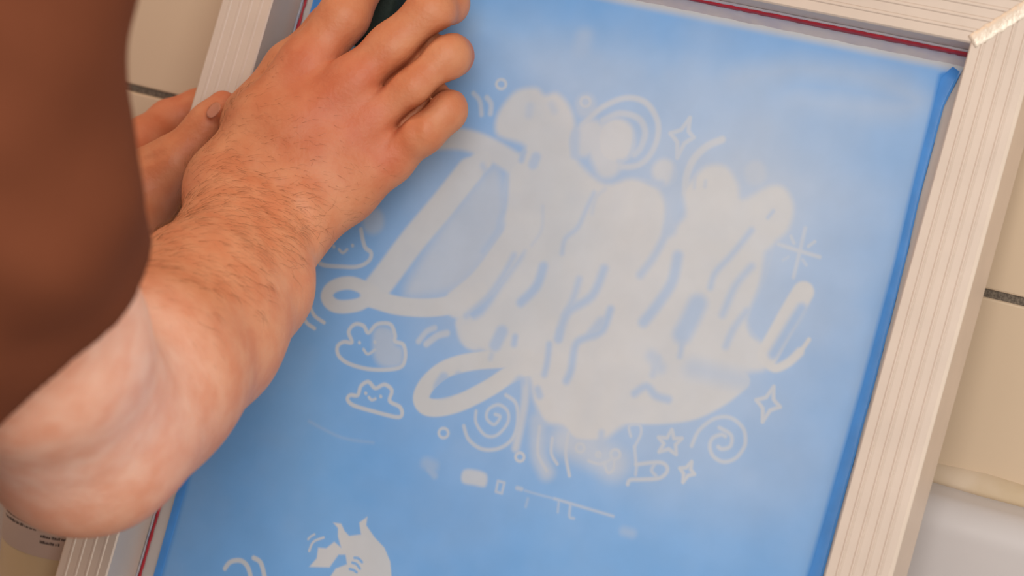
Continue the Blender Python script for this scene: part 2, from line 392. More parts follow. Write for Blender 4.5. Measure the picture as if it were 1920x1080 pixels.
# --- line drawings round the lettering
LN = [([(1093,235),(1127,203),(1172,184),(1210,192),(1232,224),(1233,259),(1218,292),(1193,311),(1158,313)],11,.78,4),([(1131,226),(1162,213),(1197,222),(1210,247),(1202,276),(1190,290)],12,.74,4),
 ([(1354,262),(1325,275),(1300,300),(1287,333),(1287,362)],14,.82,4),([(1510,428),(1499,475),(1488,520)],7,.74,3),([(1460,458),(1497,470),(1537,482)],7,.78,3),([(1483,443),(1489,456)],6,.74,2),([(1516,462),(1528,453)],6,.76,2),([(1468,488),(1478,482)],5,.66,2),([(1505,487),(1512,497)],6,.66,2),
 ([(1297,836),(1311,807),(1340,785),(1369,783),(1393,802),(1398,826),(1393,843),(1378,860),(1357,866),(1338,856),(1331,838),(1336,822),(1352,815),(1360,818)],7,.78,3),([(1349,802),(1371,816),(1370,836),(1355,842),(1347,838)],7,.78,3),
 ([(1190,838),(1193,871)],6,.74,3),([(1193,871),(1238,867),(1252,880),(1238,896),(1205,899),(1182,900),(1177,908)],7,.8,3),([(1194,874),(1192,890)],6,.7,3),([(1228,870),(1222,882),(1230,892)],6,.72,3),([(1190,838),(1202,813),(1199,797),(1180,799),(1183,818)],5,.76,3),
 ([(1012,800),(1009,850),(1025,882)],6,.78,3),([(1036,822),(1034,850),(1045,870)],6,.76,3),([(1066,812),(1061,850),(1068,892)],6,.78,3),([(1104,864),(1125,870),(1145,862)],5,.8,3),([(1133,868),(1140,886),(1150,880),(1152,864)],5,.8,3),
 ([(870,799),(879,824),(904,842),(935,841),(960,824),(971,793),(968,757),(949,741)],7,.74,3),([(893,771),(893,793),(910,816),(932,816),(952,793),(952,771),(935,759),(916,768),(913,785),(927,796),(938,782),(929,777)],6,.72,3),
 ([(568,590),(575,605),(590,616)],7,.85,2),([(581,573),(590,592),(608,605)],7,.85,2),([(785,640),(800,622),(815,615)],11,.72,4),([(800,645),(820,630),(838,625)],13,.76,4),
 ([(888,175),(900,190),(903,215)],9,.68,4),([(913,183),(921,195),(920,213)],10,.68,4),
 ([(422,1066),(432,1054),(450,1051),(463,1060),(470,1080),(470,1100)],9,.9,2.2),([(476,1046),(489,1055),(496,1080),(497,1100)],9,.9,2.2),([(578,1011),(583,1006),(590,1002)],4,.8,1.6),([(580,1033),(588,1016),(607,1008)],4.5,.85,1.6),
 ([(1040,935),(1100,953),(1150,968)],5,.6,3),([(1048,940),(1046,960)],4,.5,3),([(1070,945),(1068,968),(1076,972)],5,.55,3),([(970,915),(978,917)],8,.55,3),([(985,920),(998,924),(1020,930),(1040,935)],4,.42,3),([(990,935),(986,950)],5,.36,3),([(800,868),(812,874)],22,.34,9),([(805,880),(815,892)],12,.36,5),([(1170,996),(1185,1000)],16,.34,8),
 ([(1040,140),(1090,160),(1130,176)],3,.42,2),([(580,790),(640,820),(700,830)],5,.22,4)]
for pts,w,s,so in LN: stroke(pts,w,s,so)
for x,y,r_ in ((940,158,9),(1098,191,9),(580,517,9),(832,812,9),(975,857,8),(1088,840,8),(1154,852,9),(1122,852,4)): stroke(circ(x,y,r_),5.5,.8,2.5,True,sm=False)
def star4(t, w, s):
    c = np.mean(t,0); pts = []
    for i in range(4):
        a = np.array(t[i],float); b = np.array(t[(i+1)%4],float); m = (a+b)/2*.62+c*.38
        pts += [tuple(a), tuple((a+m)/2*.97+c*.03), tuple(m), tuple((b+m)/2*.97+c*.03)]
    stroke(pts,w,s,2.5,True,sm=False)
star4([(1294,221),(1301,258),(1270,296),(1257,250)],8,.76); star4([(1451,725),(1463,763),(1430,791),(1418,750)],7,.84); star4([(1297,866),(1302,889),(1281,904),(1275,878)],7,.84)
st = [(1260,806),(1264,822),(1279,822),(1267,834),(1268,852),(1254,842),(1236,847),(1245,832),(1235,820),(1251,821)]
stroke(st,7,.8,2.5,True,sm=False)
cl1 = [(610,467),(597,472),(593,486),(607,497),(640,500),(671,500),(692,489),(696,474),(684,462),(677,430)]
stroke(cl1,8,.82,2.2)
cl2 = [(633,650),(645,641),(660,642),(654,622),(666,608),(682,611),(691,624),(707,608),(732,608),(741,628),(741,640),(757,647),(760,672),(748,690),(699,693),(657,683),(636,668)]
poly([(700,625),(715,612),(738,620),(742,645),(755,655),(752,685),(720,688),(702,670)],.62,9); stroke(cl2,7.5,.85,2.2,True)
cl3 = [(652,749),(657,741),(671,741),(677,724),(691,716),(704,728),(721,721),(735,732),(731,752),(750,763),(754,777),(743,782),(699,771),(663,760)]
stroke(cl3,7.5,.86,2.2,True)
for x,y in ((626,462),(661,460),(674,642),(703,641),(686,737),(714,743)): stroke([(x,y),(x+.5,y+1)],6,.82,1.8,sm=False)
for p in ([(636,468),(643,474),(651,468)],[(682,655),(690,664),(703,656)],[(692,745),(697,750),(704,748)]): stroke(p,5.5,.82,2)
poly([(868,884),(884,880),(912,889),(910,912),(890,910),(867,904)],.8,5); stroke([(934,902),(946,905),(941,925),(930,922)],5,.62,2.5,True,sm=False)
poly([(625,980),(640,982),(646,995),(655,1005),(677,1002),(674,980),(689,969),(687,985),(703,1008),(721,1027),(732,1053),(735,1090),(730,1120),(625,1120),(612,1092),(630,1066),(651,1058),(648,1040),(635,1040),(618,1064),(580,1063),(594,1047),(597,1027),(612,1028),(627,1016),(640,1027),(634,1006),(634,990)],.93,2.2,sm=False)
for p in ([(665,1046),(672,1047),(679,1054)],[(661,1055),(669,1058),(675,1066)],[(656,1067),(663,1069),(669,1073)]): stroke(p,5,.12,1.6,sub=True)
D = np.clip(D+.035*(vnoise(120,5)-.5)+.05*(vnoise(9,6)-.5),0,1)
# coating colour: blue dye density thins to bare mesh where the stencil has washed out
streak = vnoise(60,8)*.3+np.take_along_axis(vnoise(26,9),np.zeros((NW,1),int),1)*0
cA = np.array(srgb('74ACE6')[:3]); cB = np.array(srgb('CBCDCE')[:3])
colr = cA*(1-D[...,None])+cB*D[...,None]
# thin pale margin at the top edge where the coating feathers out, dense blue at the side edges
top = np.clip((WT-Wg)/.006,0,1)[...,None]; top = top*top*(3-2*top)
cE = np.array(srgb('4A92DE')[:3])
ui = edge(URi,gw)[:,None]; kk = np.clip((U-ui+.0012)/.0024,0,1)[...,None]*np.clip((WT-Wg)/.004-.4,0,1)[...,None]
kl = np.clip((ul[:,None]+.0075-U)/.003,0,1)[...,None]*.9
colr = colr*(1-kk)+cE*kk; colr = colr*(1-kl)+cE*kl
colr = cB*(1-top)+colr*top
V = W3(np.stack([U,Wg,np.full(U.shape,.0002)],-1)).reshape(-1,3)-frame_inv
idx = np.arange(NU*NW).reshape(NW,NU)
Q = np.stack([idx[:-1,:-1],idx[1:,:-1],idx[1:,1:],idx[:-1,1:]],-1).reshape(-1,4)
em = new_np('emulsion_coating',V,Q,M['emul'],frame,smooth=False)
ca = em.data.color_attributes.new('stencil','FLOAT_COLOR','POINT')
ca.data.foreach_set('color', np.concatenate([colr,np.ones(U.shape+(1,))],-1).astype(np.float32).ravel())
em['label'] = 'blue emulsion with half washed out lettering and doodles'
# thick dried emulsion beads along both long edges
bw = [q for q in gw if q < uv(1790,128)[1]][::12]
strip('emulsion_bead',[((edge(URi,q)+edge(URo,q))/2,q) for q in bw],[max(.002,float(edge(URo,q)-edge(URi,q))) for q in bw],M['bead'],.0002,rise=.0001,jit=.0002)
strip('emulsion_bead',[(np.polyval(ul_fit,q)+.003,q) for q in gw[::16]],.0055,M['bead'],.0002,rise=.0001,jit=.0002)
strip('emulsion_bead',[tuple(uv(*q)) for q in ((1789,108),(1800,107),(1812,105))],.0022,M['bead'],.0003,jit=.0003)
# ================================================================== PERSON
def roundcone(P, a, b, r1, r2):
    ba = b-a; l2 = ba@ba; rr = r1-r2; a2 = l2-rr*rr; il2 = 1/l2
    pa = P-a; y = pa@ba; z = y-l2
    x = pa*l2-y[...,None]*ba; x2 = np.einsum('...i,...i->...',x,x)
    y2 = y*y*l2; z2 = z*z*l2; k = np.sign(rr)*rr*rr*x2
    c1 = np.sign(z)*a2*z2 > k; c2 = np.sign(y)*a2*y2 < k
    return np.where(c1, np.sqrt(x2+z2)*il2-r2, np.where(c2, np.sqrt(x2+y2)*il2-r1, (np.sqrt(x2*a2*il2)+y*rr)*il2-r1))
def smin(a,b,k):
    h = np.clip(.5+.5*(b-a)/k,0,1); return b*(1-h)+a*h-k*h*(1-h)
class Grp:
    """chain of round cones; pts: list of (P, r)"""
    def __init__(s, chains, k):
        s.pr = []; s.k = k
        for ch in chains:
            for (a,ra),(b,rb) in zip(ch[:-1],ch[1:]): s.pr.append((np.array(a,float),np.array(b,float),ra,rb))
        A = np.array([np.minimum(p[0]-p[2],p[1]-p[3]) if False else np.minimum(p[0],p[1])-max(p[2],p[3]) for p in s.pr])
        Bm = np.array([np.maximum(p[0],p[1])+max(p[2],p[3]) for p in s.pr])
        s.lo = A.min(0); s.hi = Bm.max(0); s.plo = A; s.phi = Bm
    def near(s, lo, hi, m): return np.all(s.lo-m < hi) and np.all(s.hi+m > lo)
    def ev(s, P, lo, hi, m):
        d = None
        for i,(a,b,ra,rb) in enumerate(s.pr):
            if np.any(s.plo[i]-m > hi) or np.any(s.phi[i]+m < lo): continue
            e = roundcone(P,a,b,ra,rb); d = e if d is None else smin(d,e,s.k)
        return d
def px(x,y,n,rp):
    P = B(x,y,n); return (P, rp*dist_px(P))
def surface_nets(fun, lo, hi, h, coarse=12):
    """block-sparse naive surface nets.  fun(P, lo, hi) -> distance array"""
    nb = np.ceil((hi-lo)/(h*coarse)).astype(int); verts = {}; VK=[]; VP=[]; FQ=[]
    dims = nb*coarse+3
    g1 = np.arange(-1,coarse+2)
    cc = (np.stack(np.meshgrid(*[np.arange(k) for k in nb],indexing='ij'),-1).reshape(-1,3)+.5)*coarse*h+lo
    # prefilter in chunks of blocks
    keep = []
    for s in range(0,len(cc),4096):
        P = cc[s:s+4096]; d = fun(P,P.min(0),P.max(0),far=True); keep.append(np.abs(d) < coarse*h*.9+.006)
    keep = np.concatenate(keep); bl = np.stack(np.meshgrid(*[np.arange(k) for k in nb],indexing='ij'),-1).reshape(-1,3)[keep]
    off = np.array([[0,0,0],[1,0,0],[0,1,0],[1,1,0],[0,0,1],[1,0,1],[0,1,1],[1,1,1]])
    edges = [(0,1),(2,3),(4,5),(6,7),(0,2),(1,3),(4,6),(5,7),(0,4),(1,5),(2,6),(3,7)]
    for b in bl:
        base = b*coarse
        gi = [base[k]+g1 for k in range(3)]
        P = np.stack(np.meshgrid(*[lo[k]+gi[k]*h for k in range(3)],indexing='ij'),-1)
        d = fun(P, P[0,0,0], P[-1,-1,-1])
        if d is None: continue
        sgn = d<0
        if sgn.all() or not sgn.any(): continue
        n = len(g1)-1
        cor = np.stack([d[o[0]:o[0]+n,o[1]:o[1]+n,o[2]:o[2]+n] for o in off],-1); cs = cor<0
        act = cs.any(-1)&~cs.all(-1)
        I = np.argwhere(act); cv = cor[act]; acc = np.zeros((len(I),3)); cnt = np.zeros(len(I))
        for i,j in edges:
            a = cv[:,i]; c = cv[:,j]; m = (a<0)!=(c<0); t = np.where(m,a/(a-c+1e-20),0)
            acc += np.where(m[:,None], off[i]+(off[j]-off[i])*t[:,None],0); cnt += m
        pos = (I+base-1+acc/cnt[:,None])*h+lo
        key = lambda ii: ((ii[:,0]+2)*(dims[1]+4)+(ii[:,1]+2))*(dims[2]+4)+(ii[:,2]+2)
        VK.append(key(I+base-1)); VP.append(pos)
        # faces for edges whose lower vertex lies inside this block's own range
        for ax in range(3):
            a1,a2 = (ax+1)%3,(ax+2)%3
            s0 = [slice(1,coarse+1)]*3; s1 = list(s0); s1[ax] = slice(2,coarse+2)
            x0 = sgn[tuple(s0)]; x1 = sgn[tuple(s1)]; E_ = np.argwhere(x0!=x1)
            if not len(E_): continue
            inside = x0[x0!=x1]
            G = E_+base
            e1 = np.zeros(3,int); e1[a1]=1; e2 = np.zeros(3,int); e2[a2]=1
            q = np.stack([key(G-e1-e2),key(G-e2),key(G),key(G-e1)],-1)
            q[~inside] = q[~inside][:,::-1]; FQ.append(q)
    K = np.concatenate(VK); Pp = np.concatenate(VP); uk,ui = np.unique(K,return_index=True); Pp = Pp[ui]
    F = np.concatenate(FQ); ix = np.searchsorted(uk,F); ix = np.clip(ix,0,len(uk)-1)
    ok = (uk[ix]==F).all(1)
    return Pp, ix[ok]

def relax(V, Q, it=2, f=.5):
    a = np.concatenate([Q,np.roll(Q,-1,1)]).ravel(); b = np.concatenate([np.roll(Q,-1,1),Q]).ravel()
    c = np.bincount(a,minlength=len(V))[:,None]+1e-9
    for k in range(it):
        m = np.stack([np.bincount(a,weights=V[b,i],minlength=len(V)) for i in range(3)],1)/c
        V = V+f*(m-V)
    return V
# ---- right arm, in photo-aligned joints (x, y, height n, radius in px there)
EL = px(158,800,.250,192)
SH = px(-110,-40,.485,232)
UA = [SH, px(-52,330,.435,228), px(62,636,.335,202), EL]
arm_R = Grp([UA,
   [EL, px(262,700,.205,178), px(372,575,.14,146), px(450,430,.088,92)],
   [px(230,760,.23,150), px(340,640,.165,120), px(420,520,.115,90), px(420,350,.080,58)],
   [px(262,735,.21,150), px(400,640,.15,110), px(490,540,.105,85), px(535,428,.076,64)],
   [px(420,350,.080,58), px(535,428,.076,64)]], .016)
palm_R = Grp([[px(437,335,.080,54), px(490,232,.072,56), px(575,122,.066,54)],
   [px(450,370,.080,62), px(560,250,.072,58), px(662,155,.069,50)],
   [px(490,400,.078,60), px(600,310,.068,56), px(690,235,.062,48)],
   [px(535,425,.074,60), px(640,358,.060,58), px(728,300,.052,47)],
   [px(490,232,.060,56), px(600,310,.054,58)],
   [px(450,325,.070,48), px(478,225,.050,52), px(545,135,.040,48)]], .012)
fing_R = [Grp([[px(575,122,.065,50), px(645,30,.062,46), px(690,-50,.050,42), px(715,-95,.028,36), px(720,-105,.018,32)]],.006),
   Grp([[px(662,155,.068,47), px(735,90,.065,45), px(808,22,.062,43), px(838,6,.044,39), px(836,8,.022,34)]],.006),
   Grp([[px(690,235,.061,44), px(777,163,.061,43), px(838,104,.056,42), px(848,104,.036,37), px(835,112,.018,32)]],.006),
   Grp([[px(728,300,.051,42), px(792,245,.055,41), px(832,206,.050,41), px(838,207,.030,34), px(822,215,.016,30)]],.006),
   Grp([[px(475,225,.048,48), px(545,125,.038,44), px(620,50,.030,40), px(660,0,.022,34)]],.006)]
web_R = Grp([[px(722,158,.054,24), px(775,108,.052,25), px(806,80,.045,24)],[px(764,228,.047,24), px(800,194,.043,25), px(820,176,.038,24)]],.003)
# ---- left hand gripping the left rail: thumb over the face, fingers round behind
LW = px(205,470,.062,95)
arm_L = Grp([[px(-560,120,.44,235), px(-470,520,.36,205), px(-330,760,.26,175)],
   [px(-330,760,.26,170), px(-120,700,.17,150), px(60,600,.10,118), LW]], .016)
palm_L = Grp([[px(205,450,.060,72), px(272,352,.046,60), px(328,305,.047,46)],
   [px(190,440,.045,70), px(225,330,.022,55), px(268,268,.006,44)],
   [px(175,440,.035,66), px(200,330,.010,52), px(225,300,-.004,44)],
   [px(160,450,.028,62), px(180,350,.004,50), px(190,325,-.008,42)]], .014)
fing_L = [Grp([[px(272,352,.047,58), px(328,305,.049,46), px(371,257,.0475,36), px(392,230,.0465,35), px(418,196,.0425,27)]],.006),
   Grp([[px(268,268,.006,44), px(318,228,-.009,39), px(372,205,-.0145,36), px(405,200,-.0155,32), px(440,195,-.0155,29)]],.006),
   Grp([[px(225,300,-.004,42), px(290,265,-.0145,37), px(350,245,-.0165,35), px(395,240,-.0165,31), px(430,236,-.0165,28)]],.005),
   Grp([[px(190,325,-.008,40), px(255,305,-.0165,35), px(325,290,-.0185,33), px(370,285,-.0185,30), px(400,282,-.0185,27)]],.005),
   Grp([[px(180,375,-.004,38), px(240,345,-.0155,31), px(300,330,-.0175,29), px(345,325,-.0175,25)]],.005)]
# ---- torso, neck (under the shirt, mostly beside the frame)
SR = SH[0]; SL = px(-560,120,.44,235)[0]
SL = SR+np.array([-.36,-.02,-.06])
arm_L = Grp([[(SL,.052), ((SL+px(-330,760,.26,1)[0])/2+np.array([-.02,-.02,0]),.048), px(-330,760,.26,178)],
   [px(-330,760,.26,172), px(-120,700,.17,150), px(60,600,.10,118), LW]], .016)
MC = (SR+SL)/2; bk = np.array([0,-.10,.10]); dn = MF.T@np.array([0,0,-1.]); back = MF.T@np.array([0,-1.,0])
CH = MC+dn*.10+back*.03; BL = MC+dn*.34+back*.06; NK = MC-dn*.07+back*.01; HD = MC-dn*.20-back*.03
ax = (SR-SL)/np.linalg.norm(SR-SL)
torso = Grp([[(SR-ax*.03,.055),(MC-dn*.01,.062),(SL+ax*.03,.055)],[(CH+ax*.075,.09),(CH-ax*.075,.09)],
   [(MC,.06),(NK,.054),(HD+dn*.06,.056)],[(HD-dn*.02+back*.015,.088),(HD+dn*.05-back*.02,.066)]],.05)
face_d = -back
headp = Grp([[(HD+face_d*.085+dn*.01,.010),(HD+face_d*.10+dn*.045,.014)],[(HD+face_d*.055+dn*.085,.030),(HD+face_d*.03+dn*.08,.04)],
   [(HD+ax*.082-dn*.01,.014),(HD+ax*.080+dn*.03,.010)],[(HD-ax*.082-dn*.01,.014),(HD-ax*.080+dn*.03,.010)]],.012)
def carve(d, P, pts, r, k):
    return d
def body(P, lo, hi, far=False):
    m = .06 if not far else 1e3
    tot = None
    def add(cur, g, k):
        if not far and not g.near(lo,hi,m): return cur
        e = g.ev(P,lo,hi,m)
        if e is None: return cur
        return e if cur is None else smin(cur,e,k)
    a = None
    a = add(a,arm_R,.01); a = add(a,palm_R,.018)
    f = None
    for gi_,g in enumerate(fing_R):                                   # fingers press together: a sharp fold between neighbours
        e = None if (not far and not g.near(lo,hi,m)) else g.ev(P,lo,hi,m)
        if e is None: continue
        f = e if f is None else smin(f,e,.001)+(.0068 if gi_==3 else .0046)*np.exp(-((f-e)/.0030)**2)
    if f is not None: f = add(f,web_R,.0015)
    if f is not None: a = f if a is None else smin(a,f,.006)
    t = add(None,torso,.02); t = add(t,headp,.012)
    b = add(None,arm_L,.02); b = add(b,palm_L,.018)
    f = None
    for g in fing_L: f = add(f,g,.0012)
    if f is not None: b = f if b is None else smin(b,f,.007)
    for q,k in ((b,.02),(t,.04)):
        if q is None: continue
        if q is b and a is not None and t is None: a = np.minimum(a,q)
        else: a = q if a is None else smin(a,q,k)
    if a is None: return None if not far else np.full(P.shape[:-1],9.)
    if not far:
        for pts,r,k,dep in CREASE:
            for p,q in zip(pts[:-1],pts[1:]):
                if np.any(np.minimum(p,q)-.012>hi) or np.any(np.maximum(p,q)+.012<lo): continue
                e = roundcone(P,p,q,r,r*.999)+r
                a = a+dep*np.exp(-(e/r)**2)
    return a
def surf_pt(x,y,n): return B(x,y,n)
CREASE = []
import time; t0 = time.time()
def trace(x,y):
    P = B(x,y,.62); d0 = B(x,y,.0)-P; L = np.linalg.norm(d0); d0 /= L; t = 0
    for i in range(60):
        e = float(body((P+d0*t)[None],P,P,far=True)[0])
        if e < .0006: break
        t += e*.9
        if t > L+.06: return None
    return P+d0*t
def crease(pts,r,dep):
    q = [trace(*p) for p in pts]; q = [p for p in q if p is not None]
    if len(q)>1: CREASE.append((q,r,0,dep))
CR = [([(432,285),(480,318),(530,352),(565,395),(588,440)],.0042,.0016),([(415,300),(455,330)],.003,.0008),
      ([(352,243),(366,252),(380,262)],.0016,.0011),([(344,252),(358,262),(371,272)],.0016,.0008),([(361,236),(376,245)],.0016,.0007),
      ([(268,300),(285,296),(302,285)],.0022,.0014),([(290,262),(300,272)],.0016,.0006),
      ([(782,216),(776,240),(780,262)],.003,.0013),([(756,128),(752,142)],.003,.001),
      ([(690,140),(680,180)],.008,-.0008),([(585,105),(560,150)],.008,-.0008)]
for p_,r_,d_ in CR: crease(p_,r_,d_)
person = thing('person','person in a brown short-sleeved shirt scrubbing the screen with the right hand','person')
person.location = W3(MC); p_inv = np.array(person.location)
allg = [arm_R,palm_R,torso,headp,arm_L,palm_L]+fing_R+fing_L
lo = np.min([g.lo for g in allg],0)-.01; hi = np.max([g.hi for g in allg],0)+.01
Vb,Qb = surface_nets(body,lo,hi,.0013,22); Vb = relax(Vb,Qb,4,.5)
# skin tone: tanned hand, redder knuckles; forearm and pale upper arm lightened for missing light
def zone(P,c,r): return np.exp(-np.sum((P-c)**2,-1)/r**2)
tan = np.array(srgb('CB8760')[:3]); pale = np.array(srgb('FAC6AE')[:3]); red_ = np.array(srgb('CA7354')[:3])
axu = (EL[0]-SH[0]); s_ = np.clip(((Vb-SH[0])@axu)/(axu@axu),0,1.3); du = np.linalg.norm(Vb-SH[0]-s_[:,None]*axu,axis=1)
wp = np.clip((.085-du)/.03,0,1)*np.clip((1.12-s_)/.25,0,1)
hz_ = np.clip(.5-((Vb-B(470,385,.09))@((EL[0]-B(470,385,.09))/np.linalg.norm(EL[0]-B(470,385,.09))))/.05,0,1)[:,None]
tone = tan*hz_+np.array(srgb('E29C74')[:3])*(1-hz_); tone = tone*(1-wp[:,None])+pale*wp[:,None]
kn = sum(zone(Vb,c[0],r) for c,r in ((px(575,122,.075,1),.016),(px(662,155,.078,1),.014),(px(690,235,.07,1),.014),(px(728,300,.06,1),.013),(px(870,190,.03,1),.014),(px(882,95,.035,1),.014),(px(600,190,.085,1),.03),(px(330,190,-.01,1),.02),(px(408,195,.04,1),.016),(px(250,290,.02,1),.03)))
kn = np.clip(kn,0,1)[:,None]*.6; tone = tone*(1-kn)+red_*kn
bo = new_np('body',W3(Vb)-p_inv,Qb,M['skin'],person)
ca = bo.data.color_attributes.new('tone','FLOAT_COLOR','POINT')
ca.data.foreach_set('color',np.concatenate([tone,np.ones((len(tone),1))],1).astype(np.float32).ravel())
print('body',len(Vb),len(Qb),time.time()-t0)
# arm hair, one joined piece
nb_ = np.empty(len(Vb)*3,np.float32); bo.data.vertices.foreach_get('normal',nb_); nb_ = nb_.reshape(-1,3).astype(float)@MF
wrist = B(470,385,.09); knm = B(690,190,.07); elb = EL[0]
hv=[];hf=[]
fa = (elb-wrist); fl = np.linalg.norm(fa); fa/=fl; ha = knm-wrist; hl = np.linalg.norm(ha); ha/=hl
rel = Vb-wrist; sf = rel@fa; sh_ = rel@ha
dens = np.where(sf>0, np.clip(1.1-sf/.17,0,1), np.clip(.95-sh_/.075,0,1)*.9)
pd = np.linalg.norm(rel-np.where(sf>0,sf,0)[:,None]*fa-np.where(sf<=0,np.clip(sh_,0,1),0)[:,None]*ha,axis=1)
dens *= (pd<.062)*(nb_[:,2]>.1)*(np.abs(sf)<.2)*(Vb[:,2]>.035)
cand = np.flatnonzero(dens>.05); pr = dens[cand]; pr/=pr.sum()
pick = rng.choice(cand,2000,p=pr)
ul_ = np.cross(np.array([0,0,1.]),ha); ul_ /= np.linalg.norm(ul_); ul_ = -ul_
for i in pick:
    nrm = nb_[i]; g = (.75*ul_-.15*fa*(1 if sf[i]>0 else 0)+.5*ha+rng.normal(0,.28,3)); g -= nrm*(g@nrm); g /= np.linalg.norm(g)+1e-9
    Lh = rng.uniform(.005,.010)*(1 if sf[i]>-.01 else .62); w_ = np.cross(nrm,g); p0 = Vb[i]+rng.normal(0,.0006,3); k0 = len(hv); rad = rng.uniform(.00004,.00007)
    bend = rng.normal(0,.25)
    for k in range(4):
        t = k/3; c = p0+g*Lh*t+w_*bend*Lh*t*t+nrm*(.0011*math.sin(t*2.4)+.0001); rr = rad*(1-.8*t)
        for a in (0,2.094,4.189): hv.append(c+w_*rr*math.cos(a)+nrm*rr*math.sin(a))
    for k in range(3):
        for a in range(3): hf.append((k0+k*3+a,k0+k*3+(a+1)%3,k0+k*3+3+(a+1)%3,k0+k*3+3+a))
ho = new_np('arm_hair',W3(np.array(hv))-p_inv,np.array(hf),M['hair'],person); ho['kind'] = 'stuff'
# thumb nail of the left hand
def patch(name,cx,cy,du_,dv_,ru_,rv_,m,lift=.0004):
    pts=[];ns=9
    for j in range(ns):
        for i in range(ns):
            a = (i/(ns-1)*2-1); b = (j/(ns-1)*2-1)
            x_ = a*math.sqrt(1-b*b/2); y_ = b*math.sqrt(1-a*a/2)
            p = trace(cx+du_[0]*x_*ru_+dv_[0]*y_*rv_, cy+du_[1]*x_*ru_+dv_[1]*y_*rv_)
            if p is None: return None
            pts.append(p+np.array([.15,0,.98])*(lift+.00012*(1-x_*x_-y_*y_)))
    F = [(j*ns+i,j*ns+i+1,(j+1)*ns+i+1,(j+1)*ns+i) for j in range(ns-1) for i in range(ns-1)]
    o = new(name,W3(np.array(pts))-p_inv,F,m,person,smooth=True)
    sd = o.modifiers.new('solid','SOLIDIFY'); sd.thickness=.0003; sd.offset=-1
    return o
patch('thumb_nail',401,207,(.62,-.78),(.78,.62),17,10,M['nail'],.00005)
# ---- shirt: sleeves and trunk, open at hems and neck
ua = (EL[0]-SH[0]); ual = np.linalg.norm(ua); ua /= ual
la_ = arm_L.pr[0]; Lel = px(-330,760,.26,1)[0]; ula = Lel-SL; ulal = np.linalg.norm(ula); ula/=ulal
sleeve_off = (.019,.0155,.0118,.0115)
slv_R = Grp([[(q[0],q[1]+e) for q,e in zip(UA,sleeve_off)]],.01)
inn_R = Grp([[(q[0],q[1]+e-.0092) for q,e in zip(UA,sleeve_off)]],.01)
hemn = .66*RC[:,0]-.75*RC[:,1]-.50*RC[:,2]; hemn /= np.linalg.norm(hemn); hemp = B(140,604,.36)
slv_L = Grp([[(SL,.066),(SL+ula*.10,.062),(SL+ula*.26,.064)]],.02)
trunk = Grp([[(SR-ax*.02,.068),(MC-dn*.005,.080),(SL+ax*.02,.068)],[(CH+ax*.085,.108),(BL+ax*.075,.118),(BL+ax*.075+dn*.2,.118)],[(CH-ax*.085,.108),(BL-ax*.075,.118),(BL-ax*.075+dn*.2,.118)],[(CH,.118),(BL+dn*.2,.125)]],.05)
def fold(P,f,ph): return np.sin(P@np.array(f)+ph+1.3*np.sin(P@np.array([21.,-17.,9.])+ph))
FV = (-.37*RC[:,0]-.93*RC[:,1])*150
def folds(P): return .0028*fold(P,(38.,60.,-25.),.4)+.0016*fold(P,(-95.,60.,70.),2.)+.0016*fold(P,FV,1.)
def shirt_f(P,lo_,hi_,far=False):
    m=.08
    R = slv_R.ev(P,lo_,hi_,m if not far else 1e3); L = slv_L.ev(P,lo_,hi_,m if not far else 1e3); T = trunk.ev(P,lo_,hi_,m if not far else 1e3)
    parts=[]
    if R is not None:
        if not far: R = R-.6*folds(P)
        hz = (P-hemp)@hemn
        Rm_ = np.maximum(R, hz-.0035*np.sin(P@np.array([40.,25.,10.])))
        if not far:
            I_ = inn_R.ev(P,lo_,hi_,m)
            if I_ is not None: Rm_ = np.maximum(Rm_, np.minimum(-I_, 9) if False else np.where(hz>-.05,-I_,-1.))
        parts.append(Rm_)
    if L is not None:
        hz = (P-SL)@ula; rad = np.linalg.norm(P-SL-hz[...,None]*ula,axis=-1)
        Lm = np.maximum(L,hz-.19); inner = np.where(hz>.15,rad-.057,1.); parts.append(np.maximum(Lm,-inner) if not far else Lm)
    if T is not None:
        if not far: T = T-.6*folds(P)
        parts.append(np.maximum(T,(P-BL)@dn-.24))
    if not parts: return None
    d = parts[0]
    for q in parts[1:]: d = smin(d,q,.035)
    if not far:
        nk = np.linalg.norm(P-(NK-dn*.02),axis=-1)-.072; d = np.maximum(d,-nk)
    return d
sl = [slv_R,slv_L,trunk]; lo = np.min([g.lo for g in sl],0)-.02; hi = np.max([g.hi for g in sl],0)+.02
Vs,Qs = surface_nets(shirt_f,lo,hi,.0035,14); Vs = relax(Vs,Qs,2)
so = new_np('shirt',W3(Vs)-p_inv,Qs,M['shirt'],person)
# ---- head hair and eyes (above the frame, seen only from other positions)
hairg = Grp([[(HD-dn*.03+back*.02,.093),(HD+dn*.02+back*.035,.086)]],.02)
def hair_f(P,lo_,hi_,far=False):
    d = hairg.ev(P,lo_,hi_,1e3)
    if far: return d
    return np.maximum(d-.003*fold(P,(90.,140.,60.),0.), np.minimum((P-HD)@face_d-.045,(P-HD-dn*.02)@(dn*.6+face_d*.8)+.01))
Vh,Qh = surface_nets(hair_f,hairg.lo-.02,hairg.hi+.02,.005,10)
new_np('hair',W3(Vh)-p_inv,Qh,M['head_hair'],person)
print('person done',time.time()-t0)

